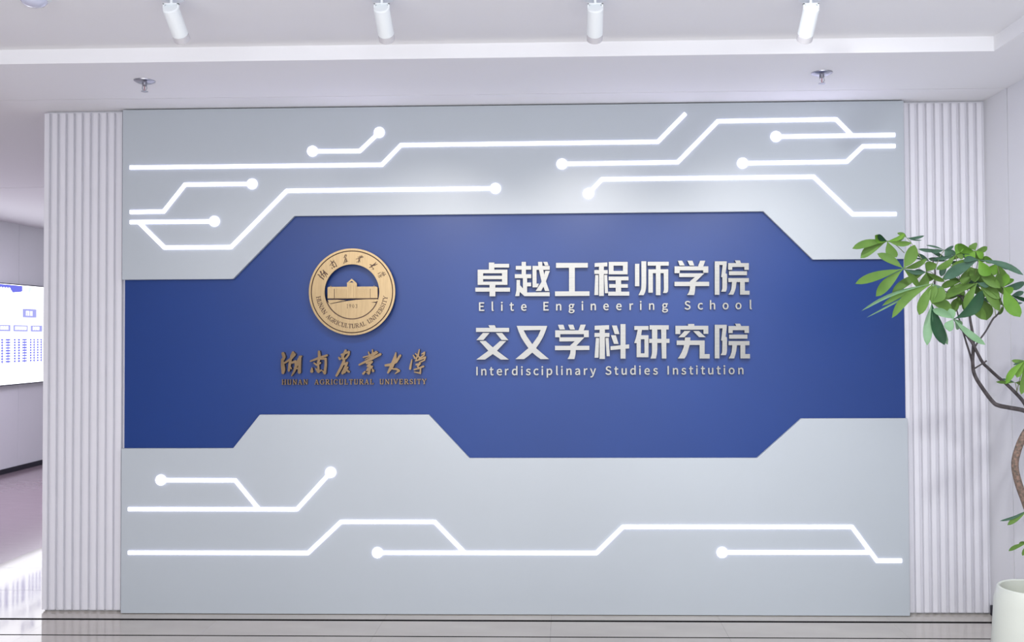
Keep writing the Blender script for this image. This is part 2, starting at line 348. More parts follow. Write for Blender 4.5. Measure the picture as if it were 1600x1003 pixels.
# ------------------------------------------------------------------ raised silver characters
CROPS = {'A': (735, 400), 'B': (860, 400), 'C': (985, 400), 'D': (1050, 400), 'E': (735, 500), 'F': (860, 500), 'G': (985, 500), 'H': (1050, 500)}
S = 12.3077
YF = -.003                        # face of the raised letters
CH = [
 ('A', [R(355, 125, 460, 262), R(455, 150, 745, 222), R(140, 262, 712, 555), R(368, 550, 480, 775), R(95, 608, 762, 685)], [R(245, 332, 608, 380), R(245, 445, 608, 492)]),
 ('A', [R(985, 112, 1068, 355), R(872, 190, 1168, 262), R(855, 350, 1170, 425), R(1010, 420, 1090, 720), R(1085, 510, 1168, 582),
        [(888, 460), (955, 460), (955, 560), (1012, 625), (1092, 700), (1525, 695), (1525, 772), (1040, 772), (950, 690), (940, 770), (862, 770), (885, 660)],
        R(1195, 190, 1525, 265), R(1195, 190, 1272, 603), [(1268, 530), (1320, 530), (1290, 603), (1195, 603)],
        [(1300, 112), (1382, 112), (1385, 195), (1418, 345), (1450, 480), (1518, 672), (1435, 672), (1370, 500), (1335, 340), (1305, 200)],
        [(1440, 285), (1528, 285), (1470, 440), (1420, 560), (1360, 672), (1255, 672), (1300, 603), (1360, 510), (1410, 400)],
        [(1400, 112), (1480, 112), (1502, 182), (1435, 182)]], []),
 ('B', [[(108, 132), (720, 132), (720, 222), (108, 228)], R(358, 215, 470, 690), [(88, 680), (752, 678), (752, 765), (88, 770)]], []),
 ('B', [[(850, 135), (1095, 122), (1095, 200), (850, 208)], R(935, 190, 1028, 768), R(845, 270, 1102, 345), [(862, 365), (922, 365), (920, 750), (845, 750)],
        [(1035, 365), (1092, 365), (1108, 715), (1048, 715)], R(1122, 112, 1485, 352), R(1120, 395, 1502, 468), R(1255, 460, 1360, 690), R(1130, 540, 1490, 610), R(1112, 685, 1517, 762)],
       [R(1215, 185, 1395, 285)]),
 ('C', [R(88, 150, 172, 580), [(210, 100), (305, 100), (305, 520), (300, 620), (285, 690), (255, 752), (155, 752), (190, 680), (205, 640), (212, 540)],
        R(332, 110, 738, 185), R(490, 180, 580, 752), R(345, 255, 728, 330), R(345, 325, 432, 705), [(640, 325), (728, 325), (728, 640), (720, 685), (700, 710), (625, 710), (638, 680), (645, 640)]], []),
 ('D', [[(115, 92), (195, 88), (245, 182), (145, 182)], [(295, 90), (395, 90), (428, 182), (340, 182)], [(540, 90), (640, 90), (600, 200), (500, 200)],
        R(48, 198, 698, 275), R(48, 270, 150, 330), R(600, 270, 698, 322), [(138, 332), (620, 332), (455, 494), (345, 494), (350, 480), (440, 405), (138, 405)],
        R(48, 495, 715, 578), [(345, 490), (452, 490), (445, 640), (438, 700), (425, 750), (290, 750), (325, 695), (342, 640), (345, 600)]], []),
 ('D', [R(822, 102, 912, 745), R(905, 102, 1052, 172), [(975, 165), (1052, 165), (1030, 330), (1058, 345), (1058, 600), (1050, 650), (1035, 685), (945, 685), (965, 640), (968, 600), (968, 410), (945, 405)],
        [(1210, 85), (1310, 85), (1328, 140), (1238, 140)], R(1080, 135, 1478, 210), R(1080, 205, 1160, 265), R(1392, 205, 1478, 265), R(1095, 292, 1442, 368), R(1082, 425, 1478, 500),
        [(1155, 495), (1242, 495), (1225, 620), (1205, 685), (1180, 742), (1085, 742), (1120, 690), (1140, 640)], R(1310, 495, 1400, 742), R(1395, 668, 1492, 742)], []),
 ('E', [[(345, 100), (470, 100), (492, 155), (377, 155)], R(108, 150, 745, 228), [(240, 248), (368, 248), (250, 385), (115, 385)], [(490, 248), (612, 248), (730, 385), (602, 385)],
        [(175, 405), (290, 400), (432, 525), (512, 590), (740, 760), (585, 760), (430, 655), (345, 590)], [(570, 403), (688, 403), (512, 590), (430, 655), (280, 760), (112, 760), (345, 590), (432, 525)]], []),
 ('E', [[(890, 112), (1478, 112), (1440, 225), (1400, 320), (1335, 435), (1262, 540), (1350, 615), (1512, 752), (1350, 752), (1265, 690), (1190, 625), (1115, 690), (1030, 752), (865, 752), (1115, 540), (1040, 435), (975, 330), (930, 225)],
        [(1130, 210), (1212, 210), (1242, 368), (1155, 368)]], [[(1022, 198), (1352, 190), (1300, 310), (1190, 465), (1090, 320)]]),
 ('F', [[(145, 92), (250, 90), (282, 182), (178, 182)], [(340, 90), (440, 90), (472, 182), (380, 182)], [(580, 88), (680, 88), (640, 200), (540, 200)],
        R(92, 198, 738, 272), R(92, 265, 190, 332), R(645, 265, 738, 330), [(172, 332), (655, 332), (500, 494), (382, 494), (390, 478), (470, 408), (172, 412)],
        [(88, 495), (750, 495), (750, 575), (88, 580)], [(382, 490), (490, 490), (485, 640), (475, 700), (462, 750), (330, 750), (362, 695), (380, 640), (385, 600)]], []),
 ('F', [[(850, 110), (1128, 98), (1128, 180), (850, 190)], R(945, 175, 1048, 748), R(848, 248, 1135, 325), [(875, 345), (938, 345), (925, 725), (848, 725)],
        [(1060, 345), (1120, 345), (1142, 695), (1082, 695)], [(1182, 105), (1278, 105), (1328, 270), (1235, 270)], [(1162, 292), (1258, 292), (1312, 458), (1222, 458)],
        [(1155, 505), (1515, 468), (1515, 545), (1155, 578)], R(1348, 78, 1445, 742)], []),
 ('G', [R(75, 115, 348, 190), [(140, 185), (222, 185), (205, 300), (125, 443), (72, 443), (110, 330)], [(200, 292), (348, 292), (348, 715), (120, 715), (120, 435), (180, 292)],
        R(368, 100, 738, 182), R(360, 362, 752, 440), [(415, 178), (518, 178), (518, 560), (510, 650), (490, 740), (385, 740), (408, 680), (415, 620)], [(590, 178), (690, 178), (692, 740), (605, 740)]],
       [R(200, 370, 270, 640)]),
 ('H', [R(308, 75, 430, 115), R(65, 110, 698, 185), R(65, 180, 160, 270), R(605, 180, 698, 265), [(240, 210), (355, 210), (238, 332), (125, 332)], [(408, 212), (515, 210), (650, 330), (520, 330)],
        [(250, 335), (355, 335), (340, 480), (300, 620), (275, 685), (240, 740), (110, 740), (148, 690), (180, 630), (225, 520), (240, 420)], R(90, 393, 628, 480), R(530, 470, 628, 740), R(620, 655, 725, 740)], []),
 ('H', [R(822, 92, 912, 738), R(905, 92, 1052, 160), [(972, 155), (1052, 155), (1032, 320), (1058, 335), (1058, 590), (1050, 640), (1035, 675), (935, 675), (960, 630), (965, 590), (968, 400), (945, 390)],
        [(1212, 70), (1310, 70), (1332, 120), (1238, 120)], R(1085, 115, 1480, 195), R(1085, 190, 1168, 250), R(1395, 190, 1480, 248), R(1098, 280, 1450, 358), R(1088, 405, 1490, 485),
        [(1160, 480), (1250, 480), (1235, 600), (1218, 670), (1195, 738), (1090, 738), (1125, 680), (1145, 620)], R(1315, 480, 1408, 738), R(1400, 655, 1500, 738)], []),
]
ORD = ['first', 'second', 'third', 'fourth', 'fifth', 'sixth', 'seventh', 'eighth', 'ninth', 'tenth', 'eleventh', 'twelfth', 'thirteenth', 'fourteenth', 'fifteenth', 'sixteenth']
for i, (c, sol, hol) in enumerate(CH):
    ox, oy = CROPS[c]; cv = lambda l: wl([(ox + x / S, oy + y / S) for x, y in l], YF)
    o = plate('chinese_character', [cv(l) for l in sol], [cv(l) for l in hol], YF, YB, M_steel)
    row = 'upper' if i < 7 else 'lower'
    tag(o, 'raised silver Chinese character, %s of seven in the %s large row' % (ORD[i % 7], row), 'sign character', 'silver characters of the %s row' % row)

GLYPH = {'E': [([(29,-6),(193,-6),(193,34),(74,34),(74,115),(171,115),(171,155),(74,155),(74,223),(189,223),(189,263),(29,263)],True)],'I': [([(29,-6),(74,-6),(74,263),(29,263)],True)],'S': [([(107,-11),(156,0),(188,28),(200,68),(192,103),(172,127),(143,142),(107,158),(88,167),(73,179),(68,196),(73,212),(87,223),(110,227),(130,224),(148,217),(169,201),(193,231),(167,251),(140,263),(109,267),(65,258),(34,232),(22,193),(32,159),(53,136),(78,122),(115,106),(136,96),(150,84),(154,66),(149,47),(133,35),(107,30),(82,34),(60,44),(35,64),(8,32),(39,8),(70,-6)],True)],'a': [([(76,-11),(100,-7),(123,4),(141,17),(135,17),(138,-6),(175,-6),(175,117),(168,161),(145,191),(104,201),(73,197),(46,187),(21,172),(39,140),(60,152),(78,160),(98,162),(118,156),(128,142),(131,125),(69,113),(28,88),(14,50),(23,17),(45,-4)],True),([(85,27),(71,30),(61,37),(58,51),(64,69),(89,83),(131,92),(131,49),(116,38),(101,30)],False)],'c': [([(107,-11),(131,-8),(153,1),(177,18),(156,50),(139,37),(125,30),(110,28),(83,36),(64,59),(57,95),(65,131),(84,154),(111,162),(123,160),(134,155),(150,143),(173,174),(153,189),(134,198),(109,201),(61,189),(26,152),(12,95),(25,38),(58,2)],True)],'d': [([(97,-11),(121,-7),(142,4),(157,16),(151,16),(153,-6),(191,-6),(191,285),(147,285),(147,205),(149,183),(141,190),(123,198),(100,201),(57,188),(25,151),(12,95),(23,38),(52,2)],True),([(104,29),(79,36),(63,58),(58,95),(65,131),(82,154),(107,162),(120,160),(134,154),(147,145),(147,51),(133,39),(119,31)],False)],'e': [([(109,-11),(134,-8),(156,-1),(180,12),(163,44),(143,33),(129,29),(113,27),(84,35),(64,55),(57,82),(183,82),(185,106),(176,156),(148,189),(103,201),(59,188),(25,151),(12,95),(25,38),(60,2)],True),([(57,116),(65,139),(82,157),(104,163),(126,157),(140,140),(144,116)],False)],'g': [([(96,-94),(150,-84),(186,-58),(199,-22),(190,8),(165,25),(127,29),(89,29),(71,32),(64,37),(62,44),(63,51),(66,57),(70,60),(96,54),(134,63),(162,88),(172,126),(169,143),(163,158),(161,160),(195,160),(195,196),(123,196),(96,201),(58,192),(29,166),(19,127),(23,104),(33,85),(44,74),(44,77),(35,70),(26,56),(23,39),(25,24),(32,11),(40,5),(40,9),(26,-2),(16,-18),(12,-37),(23,-68),(53,-87)],True),([(96,88),(79,93),(67,106),(62,127),(67,148),(79,161),(96,165),(113,161),(126,148),(130,127),(125,106),(113,93)],False),([(101,-59),(73,-56),(57,-46),(52,-32),(54,-23),(59,-14),(67,-6),(89,-9),(122,-9),(142,-11),(152,-17),(155,-27),(149,-42),(130,-54)],False)],'h': [([(26,-6),(70,-6),(70,135),(86,149),(100,158),(116,161),(133,157),(143,143),(146,116),(146,-6),(190,-6),(190,121),(184,164),(162,192),(126,201),(100,196),(78,184),(68,174),(70,202),(70,285),(26,285)],True)],'i': [([(26,-6),(70,-6),(70,196),(26,196)],True),([(48,223),(62,227),(72,236),(76,251),(72,265),(62,274),(48,278),(34,274),(25,265),(21,251),(24,236),(34,227)],True)],'l': [([(66,-11),(91,-7),(85,29),(76,28),(70,37),(70,285),(26,285),(26,37),(30,12),(43,-5)],True)],'n': [([(26,-6),(70,-6),(70,135),(86,149),(100,158),(116,161),(133,157),(143,143),(146,116),(146,-6),(190,-6),(190,121),(184,164),(162,192),(126,201),(100,196),(78,184),(60,168),(67,168),(64,196),(26,196)],True)],'o': [([(106,-11),(153,2),(187,38),(200,95),(187,152),(153,188),(106,201),(59,188),(25,152),(12,95),(25,38),(59,2)],True),([(106,28),(81,36),(64,59),(57,95),(64,131),(81,154),(106,162),(131,154),(149,131),(155,95),(149,59),(131,36)],False)],'p': [([(26,-86),(70,-86),(70,-16),(69,7),(78,0),(97,-8),(116,-11),(160,2),(192,40),(205,98),(195,152),(168,188),(123,201),(99,197),(78,187),(60,174),(67,174),(64,196),(26,196)],True),([(110,29),(98,30),(84,36),(70,45),(70,139),(85,151),(101,159),(115,162),(140,154),(155,133),(159,98),(152,60),(135,37)],False)],'r': [([(26,-6),(70,-6),(70,121),(84,144),(98,157),(112,160),(135,156),(144,195),(116,201),(93,196),(73,181),(59,161),(67,161),(64,196),(26,196)],True)],'s': [([(82,-11),(122,-2),(148,20),(157,52),(147,84),(124,103),(95,115),(76,123),(63,132),(58,143),(61,153),(70,161),(88,164),(102,162),(115,157),(132,145),(155,175),(132,190),(111,198),(87,201),(49,193),(24,172),(15,141),(25,111),(48,92),(75,81),(95,72),(109,62),(114,50),(111,38),(101,30),(83,26),(64,29),(47,36),(25,51),(3,20),(29,3),(54,-7)],True)],'t': [([(92,-11),(135,-2),(125,34),(99,28),(85,31),(78,40),(76,58),(76,158),(127,158),(127,196),(76,196),(76,250),(37,250),(34,196),(3,194),(3,158),(32,158),(32,58),(37,23),(56,-2)],True)],'u': [([(88,-11),(114,-6),(136,7),(153,24),(146,24),(149,-6),(187,-6),(187,196),(143,196),(143,58),(128,42),(113,32),(98,29),(81,34),(71,47),(68,74),(68,196),(23,196),(23,69),(30,26),(51,-1)],True)],'y': [([(36,-88),(71,-78),(95,-53),(112,-18),(186,196),(142,196),(107,86),(92,37),(99,37),(82,87),(42,196),(-4,196),(75,-1),(71,-13),(62,-32),(50,-45),(34,-49),(15,-45),(6,-83)],True)]}
# ------------------------------------------------------------------ small silver Latin letters
YL = .010
def latin(word_list, cx, half, size, base0, base1, x0, x1, rowname):
    """centres of the letters measured along the row"""
    k = 0
    for wi, wd in enumerate(word_list):
        for j, ch in enumerate(wd):
            x = cx[k]; k += 1
            t = (x - x0) / (x1 - x0); by = base0 + (base1 - base0) * t
            o_ = at_y(x, by, YL); sc_ = size / 285.0
            L = GLYPH[ch]; xs = [p[0] for l, s in L for p in l]; mid = (min(xs) + max(xs)) / 2
            f_ = lambda l: [(o_.x + (p[0] - mid) * sc_, o_.z + p[1] * sc_) for p in l]
            ob = plate('sign_letter', [f_(l) for l, s in L if s], [f_(l) for l, s in L if not s], YL, YB, M_steel)
            tag(ob, 'small silver letter %s, %s in the word %s' % (ch, ORD[j], wd), 'sign letter', 'small silver letters of the %s line' % rowname)
c1 = [61, 121, 171, 225, 290, 411, 480, 550, 609, 668, 737, 807, 875, 926, 985, 1058, 1180, 1250, 1316, 1387, 1457, 1524]
c1 = [735 + v / 3.478 for v in c1]
latin(['Elite', 'Engineering', 'School'], c1, 0, 14.4 / 285.2, 485.6, 482.8, 743, 1172, 'upper')
c2 = [735 + v / 6.9565 for v in (72, 146, 231, 315, 396, 481, 560, 629, 714, 782, 860, 943, 995, 1072, 1165, 1253, 1333)]
c2 += [940 + v / 6.6667 for v in (71, 154, 235, 326, 400, 474, 561, 694, 770, 856, 934, 993, 1057, 1137, 1220, 1280, 1355, 1451)]
latin(['Interdisciplinary', 'Studies', 'Institution'], c2, 0, 14.2 / 285.2, 586.2, 584.4, 743, 1165, 'lower') if False else None
ORD += ['seventeenth']
latin(['Interdisciplinary', 'Studies', 'Institution'], c2, 0, 14.2 / 285.2, 586.2, 584.4, 743, 1165, 'lower')

# ------------------------------------------------------------------ bronze serif capitals (drawn here, cap height 100)
def arc(cx, cy, rx, ry, a0, a1, thin, thick, n=14, ph=0):
    out, inn = [], []
    for k in range(n + 1):
        a = radians(a0 + (a1 - a0) * k / n); h = (thin + (thick - thin) * abs(cos(a - ph)) ** 1.5) / 2
        out.append((cx + (rx + h) * cos(a), cy + (ry + h) * sin(a))); inn.append((cx + (rx - h) * cos(a), cy + (ry - h) * sin(a)))
    return [[out[k], out[k + 1], inn[k + 1], inn[k]] for k in range(n)]
def bar(x0, y0, x1, y1, w_):
    d = Vector((x1 - x0, y1 - y0)).normalized(); h = Vector((-d.y, d.x)) * w_ / 2; a, b = Vector((x0, y0)), Vector((x1, y1))
    return [tuple(a + h), tuple(b + h), tuple(b - h), tuple(a - h)]
def hb(x0, x1, y, w_=9): return R(x0, y - w_ / 2, x1, y + w_ / 2)
def stem(x, w_=17, t=True, b=True, e=10):
    r = [R(x - w_ / 2, 0, x + w_ / 2, 100)]
    if t: r.append(hb(x - w_ / 2 - e, x + w_ / 2 + e, 96, 8))
    if b: r.append(hb(x - w_ / 2 - e, x + w_ / 2 + e, 4, 8))
    return r
SERIF = {
 'H': (96, stem(20) + stem(76) + [hb(20, 76, 51)]), 'I': (44, stem(22)), 'L': (78, stem(22) + [hb(22, 72, 4, 8), R(64, 0, 72, 30)]),
 'U': (92, stem(22, b=False) + stem(72, 11, b=False) + [R(13.5, 30, 30.5, 35)] + arc(46, 28, 24, 24, 180, 360, 9, 15)),
 'N': (96, stem(20, 10) + stem(78, 10, b=False) + [bar(16, 96, 76, 4, 17)]),
 'A': (92, [bar(44, 98, 15, 4, 9), bar(44, 98, 73, 4, 17), hb(26, 62, 36, 8), hb(2, 30, 4, 8), hb(58, 92, 4, 8)]),
 'G': (98, arc(50, 50, 38, 46, 40, 330, 8, 17) + [R(72, 8, 89, 46), hb(60, 98, 46, 8), R(78, 68, 86, 92)]),
 'R': (92, stem(22) + arc(44, 73, 26, 22, -90, 90, 8, 16) + [hb(22, 46, 95, 8), hb(22, 46, 51, 8), bar(42, 50, 76, 4, 16), hb(62, 94, 4, 8)]),
 'C': (92, arc(50, 50, 38, 46, 40, 320, 8, 17) + [R(74, 66, 82, 92)]),
 'T': (84, stem(42, t=False) + [hb(4, 80, 95, 9), R(4, 70, 11, 98), R(73, 70, 80, 98)]),
 'V': (92, [bar(16, 96, 46, 3, 17), bar(76, 96, 46, 3, 9), hb(0, 34, 96, 8), hb(62, 92, 96, 8)]),
 'E': (84, stem(22) + [hb(22, 74, 95, 9), hb(22, 76, 5, 9), hb(22, 60, 51), R(66, 74, 73, 98), R(69, 0, 76, 26), R(55, 40, 61, 62)]),
 'S': (70, arc(35, 73, 23, 22, 30, 250, 9, 14) + arc(35, 27, 24, 22, -150, 70, 9, 14) + [bar(20, 62, 50, 38, 17), R(54, 72, 61, 95), R(8, 5, 15, 30)]),
 'Y': (90, [bar(14, 96, 44, 46, 16), bar(76, 96, 46, 46, 9), R(36, 0, 53, 50), hb(0, 32, 96, 8), hb(62, 90, 96, 8), hb(26, 63, 4, 8)]),
 '1': (40, [R(18, 0, 28, 100), bar(8, 82, 22, 98, 8), hb(8, 38, 3, 6)]), '9': (60, arc(30, 68, 18, 26, 0, 360, 7, 12) + [bar(49, 66, 22, 2, 8)]),
 '0': (60, arc(30, 50, 20, 44, 0, 360, 6, 12)), '3': (58, arc(28, 74, 18, 20, -90, 160, 7, 12) + arc(28, 28, 20, 24, -160, 90, 7, 12)),
}
def serif_line(word, x0, x1, base_y, cap, ordw):
    tot = sum(SERIF[c][0] for c in word) + 12 * (len(word) - 1); q = x0
    for j, c in enumerate(word):
        wd = SERIF[c][0] / tot * (x1 - x0); by = base_y(q)
        o_ = at_y(q, by, YL); sx = wd / SERIF[c][0] / 285.2; sz = cap / 100 / 285.2
        ob = plate('serif_letter', [[(o_.x + p[0] * sx, o_.z + p[1] * sz) for p in l] for l in SERIF[c][1]], [], YL, YB, M_bronze_d)
        tag(ob, 'small bronze serif capital %s, %s letter of the %s word' % (c, ORD[j], ordw), 'sign letter', 'bronze serif capitals under the brush characters')
        q += wd + 12 / tot * (x1 - x0)
by = lambda x: 601.0 - (x - 440) * .004
serif_line('HUNAN', 439.8, 481.2, by, 8.2, 'first')
serif_line('AGRICULTURAL', 491, 584, by, 8.2, 'middle')
serif_line('UNIVERSITY', 592.6, 666.6, by, 8.2, 'last')

# ------------------------------------------------------------------ bronze brush-written characters
BR = [
 ('I', [[(165, 230, 32), (188, 300, 34), (180, 350, 22)], [(150, 355, 26), (158, 460, 38), (172, 560, 42), (165, 630, 30)], [(200, 425, 18), (320, 350, 26), (400, 250, 32), (378, 205, 18)],
        [(372, 205, 22), (335, 290, 22)], [(330, 350, 22), (310, 430, 28), (288, 585, 24)], [(350, 420, 22), (425, 395, 28), (440, 480, 30), (400, 600, 24), (345, 692, 12)], [(310, 500, 14), (340, 545, 14)],
        [(545, 290, 18), (495, 350, 26), (460, 450, 28), (400, 590, 18)], [(520, 300, 28), (512, 450, 30), (505, 620, 34)], [(470, 430, 20), (512, 430, 20)], [(450, 545, 16), (510, 530, 16)]]),
 ('I', [[(915, 190, 24), (925, 300, 32), (905, 400, 24)], [(740, 388, 16), (900, 330, 25), (1080, 268, 22)], [(770, 525, 10), (765, 600, 34)], [(960, 345, 14), (1055, 338, 24), (1055, 480, 26), (1035, 640, 28), (985, 585, 8)],
        [(815, 430, 16), (870, 470, 22), (945, 425, 18)], [(850, 545, 14), (895, 605, 26), (965, 580, 18)], [(900, 460, 20), (905, 610, 28)], [(930, 340, 16), (890, 420, 18)]]),
 ('I', [[(1470, 170, 26), (1430, 250, 24), (1400, 330, 24)], [(1350, 340, 28), (1328, 312, 14)], [(1385, 255, 22), (1460, 225, 20), (1540, 195, 22), (1530, 260, 20), (1475, 330, 20)], [(1400, 300, 24), (1440, 350, 24), (1430, 400, 30), (1370, 530, 28), (1280, 690, 24)],
        [(1440, 450, 22), (1500, 425, 22), (1460, 520, 24), (1405, 640, 28)], [(1460, 550, 20), (1540, 612, 20)], [(1510, 520, 20), (1450, 630, 16)]]),
 ('J', [[(220, 285, 13), (340, 255, 15), (470, 178, 18)], [(320, 185, 13), (345, 265, 16)], [(395, 145, 13), (400, 215, 16)], [(255, 322, 8), (390, 262, 14), (490, 195, 14)], [(140, 430, 16), (350, 325, 26), (545, 228, 24)],
        [(285, 400, 18), (385, 372, 22), (300, 455, 18), (390, 462, 18), (290, 535, 18)], [(340, 385, 18), (345, 500, 24), (325, 595, 24), (285, 575, 10)], [(250, 565, 18), (218, 600, 22)], [(395, 515, 12), (408, 545, 26)], [(300, 500, 14), (385, 490, 14)]]),
 ('J', [[(648, 440, 22), (740, 430, 28), (850, 370, 26), (930, 250, 20)], [(845, 195, 10), (828, 300, 32), (770, 450, 36), (695, 580, 18)], [(770, 505, 14), (860, 512, 20), (905, 545, 22), (830, 600, 7)]]),
 ('J', [[(1180, 245, 11), (1212, 298, 20)], [(1155, 330, 10), (1130, 440, 20), (1120, 505, 22)], [(1296, 138, 12), (1272, 250, 17), (1245, 300, 13)], [(1345, 222, 12), (1395, 190, 15), (1385, 245, 15), (1290, 310, 12)],
        [(1225, 215, 12), (1320, 305, 14)], [(1225, 355, 12), (1330, 318, 18), (1410, 285, 18), (1395, 340, 14), (1300, 385, 12)], [(1240, 425, 18), (1312, 408, 15), (1262, 462, 13), (1310, 500, 14)], [(1200, 520, 15), (1280, 500, 15), (1375, 460, 18)],
        [(1320, 490, 12), (1315, 590, 17), (1200, 568, 9)], [(1255, 265, 14), (1230, 350, 12)]]),
]
BCROP = {'I': (430, 535, 13.3333), 'J': (550, 535, 12.3077)}
def brush_polys(strokes):
    out = []
    for s in strokes:
        for a, b in zip(s, s[1:]): out += capsule(a[:2], b[:2], a[2], b[2])
    return out
for i, (c, st) in enumerate(BR):
    ox, oy, k = BCROP[c]
    o = plate('brush_character', [wl([(ox + x / k, oy + y / k) for x, y in l], .002) for l in brush_polys(st)], [], -.002, YB, M_bronze_d)
    tag(o, 'bronze brush-written Chinese character, %s of six under the round emblem' % ORD[i], 'sign character', 'bronze brush characters under the emblem')

# ------------------------------------------------------------------ round bronze emblem
EDY = -.014
EC = at_y(549.9, 455.9, -.026); PXM = 285.2 * 1.003
em = empty('round_emblem', (EC.x, YB, EC.z)); tag(em, 'round bronze university emblem with a gabled hall and ring of lettering on the blue board', 'emblem')
e_ = lambda r: r / PXM
def eplate(name, sol, hol, y0, y1, m):
    """coordinates in photo pixels about the emblem's centre, z up"""
    f_ = lambda L: [[(EC.x + p[0] / PXM, EC.z + p[1] / PXM) for p in l] for l in L]
    return plate(name, f_(sol), f_(hol), y0 + EDY, y1 + EDY, m, em)
RI = 43.2
eplate('rim', [circle((0, 0), 68.2, 96)], [circle((0, 0), 65.0, 96)], -.012, .006, M_bronze)
eplate('rim_groove', [circle((0, 0), 65.0, 96)], [circle((0, 0), 63.4, 96)], -.006, .006, M_engrave)
eplate('ring', [circle((0, 0), 63.4, 96)], [circle((0, 0), RI, 96)], -.0125, .006, M_bronze)
# standoff drum behind the ring
eplate('standoff', [circle((0, 0), 64, 64)], [circle((0, 0), 52, 64)], .006, YB - EDY, M_bronze_d)
# ground plates below the hall
def arcpts(r, a0, a1, n=30): return [(r * cos(radians(a0 + (a1 - a0) * k / n)), r * sin(radians(a0 + (a1 - a0) * k / n))) for k in range(n + 1)]
q = lambda x, y: ((x / 4.0115 + 420) - 549.9, 455.9 - (y / 4.0115 + 370))
low = [q(385, 421), q(430, 412), q(480, 404), q(540, 396), q(610, 392), q(681, 392)] + [p for p in arcpts(RI + .3, -17, -161, 40)]
eplate('ground_plate', [low], [[q(640, 411), q(684, 407), q(680, 416)]], -.010, .006, M_bronze)
eplate('ground_swoosh', [[q(366, 395), q(425, 394), q(482, 399), q(440, 405), q(378, 419)]], [], -.010, .006, M_bronze)
eplate('inner_groove', [arcpts(RI + .2, -20, -160, 50) + arcpts(RI - 1.4, -160, -20, 50)], [], -.0133, -.0095, M_engrave)
# hall
def hq(*L): return [q(x, y) for x, y in L]
eplate('hall_wing', [hq((365, 318), (365, 385), (683, 385), (683, 318), (672, 312), (372, 312))], [], -.008, .004, M_bronze)
eplate('hall_centre', [hq((490, 290), (552, 290), (552, 385), (490, 385))], [], -.012, .004, M_bronze)
eplate('pediment', [hq((487, 291), (520, 262), (553, 291))], [hq((506, 286), (520, 276), (534, 286))], -.014, .004, M_bronze)
for x0, x1 in ((367, 407), (638, 681)):
    eplate('pavilion', [hq((x0, 325), (x1, 325), (x1, 384), (x0, 384))], [], -.011, -.004, M_bronze)
for x in (408.5, 636.5):
    eplate('pavilion_groove', [hq((x - 1.5, 325), (x + 1.5, 325), (x + 1.5, 384), (x - 1.5, 384))], [], -.0086, -.004, M_engrave)
for x in (386, 660):
    eplate('finial', [hq((x - 3, 313), (x, 304), (x + 3, 313))], [], -.008, .004, M_bronze)
for k, x in enumerate(list(range(418, 490, 9)) + list(range(560, 634, 9))):
    eplate('pilaster', [hq((x, 326), (x + 3.5, 326), (x + 3.5, 383), (x, 383))], [], -.0105, -.006, M_bronze)
for x in (497, 509, 528, 540):
    eplate('hall_column', [hq((x, 302), (x + 4.5, 302), (x + 4.5, 384), (x, 384))], [], -.0145, -.010, M_bronze)
eplate('plinth', [hq((367, 385), (681, 385), (681, 390), (385, 390))], [], -.007, .004, M_engrave)
# lettering on the ring
def ring_poly(polys, cx, cy, s, ang, r0, a):
    """glyph polygons (about cx, cy) scaled by s, turned by ang, centre at radius r0 and polar angle a (degrees)"""
    c_, s_ = cos(radians(ang)), sin(radians(ang)); ox, oy = r0 * cos(radians(a)), r0 * sin(radians(a)); o = []
    for l in polys:
        o.append([(ox + ((p[0] - cx) * c_ - (p[1] - cy) * s_) * s, oy + ((p[0] - cx) * s_ + (p[1] - cy) * c_) * s) for p in l])
    return o
word = 'HUNAN AGRICULTURAL UNIVERSITY'
ws = [SERIF[c][0] + 16 if c != ' ' else 70 for c in word]; tot = sum(ws); a = 187.5; span = 165.0
for c, w_ in zip(word, ws):
    am = a + span * (w_ / 2) / tot; a += span * w_ / tot
    if c == ' ': continue
    pol = ring_poly(SERIF[c][1], SERIF[c][0] / 2, 50, 7.0 / 100, am + 90, 53.6, am)
    eplate('engraved_letter', pol, [], -.0133, -.0120, M_engrave)
for (c, st), (px, py, rot, sz) in zip(BR, [(504.3, 428.6, 50, 15), (519.7, 412.4, 32, 14), (539.2, 404.2, 10, 14.5), (562, 404.2, -10, 13), (583.3, 414.4, -30, 14), (597, 428.6, -52, 14)]):
    P = brush_polys([[(x, -y, r * .8) for x, y, r in s] for s in st]); xs = [p[0] for l in P for p in l]; ys = [p[1] for l in P for p in l]
    cx, cy = (min(xs) + max(xs)) / 2, (min(ys) + max(ys)) / 2; s = sz / (max(ys) - min(ys))
    dx, dy = px - 549.9, 455.9 - py
    pol = ring_poly(P, cx, cy, s, rot, math.hypot(dx, dy), math.degrees(math.atan2(dy, dx)))
    eplate('engraved_character', pol, [], -.0133, -.0120, M_engrave)
qx = -8.6
for c in '1903':
    wd = SERIF[c][0] * .062; pol = [[(qx + p[0] * .062, -25.6 + p[1] * .064) for p in l] for l in SERIF[c][1]]
    eplate('engraved_numeral', pol, [], -.0108, -.0095, M_engrave); qx += wd + 1.2

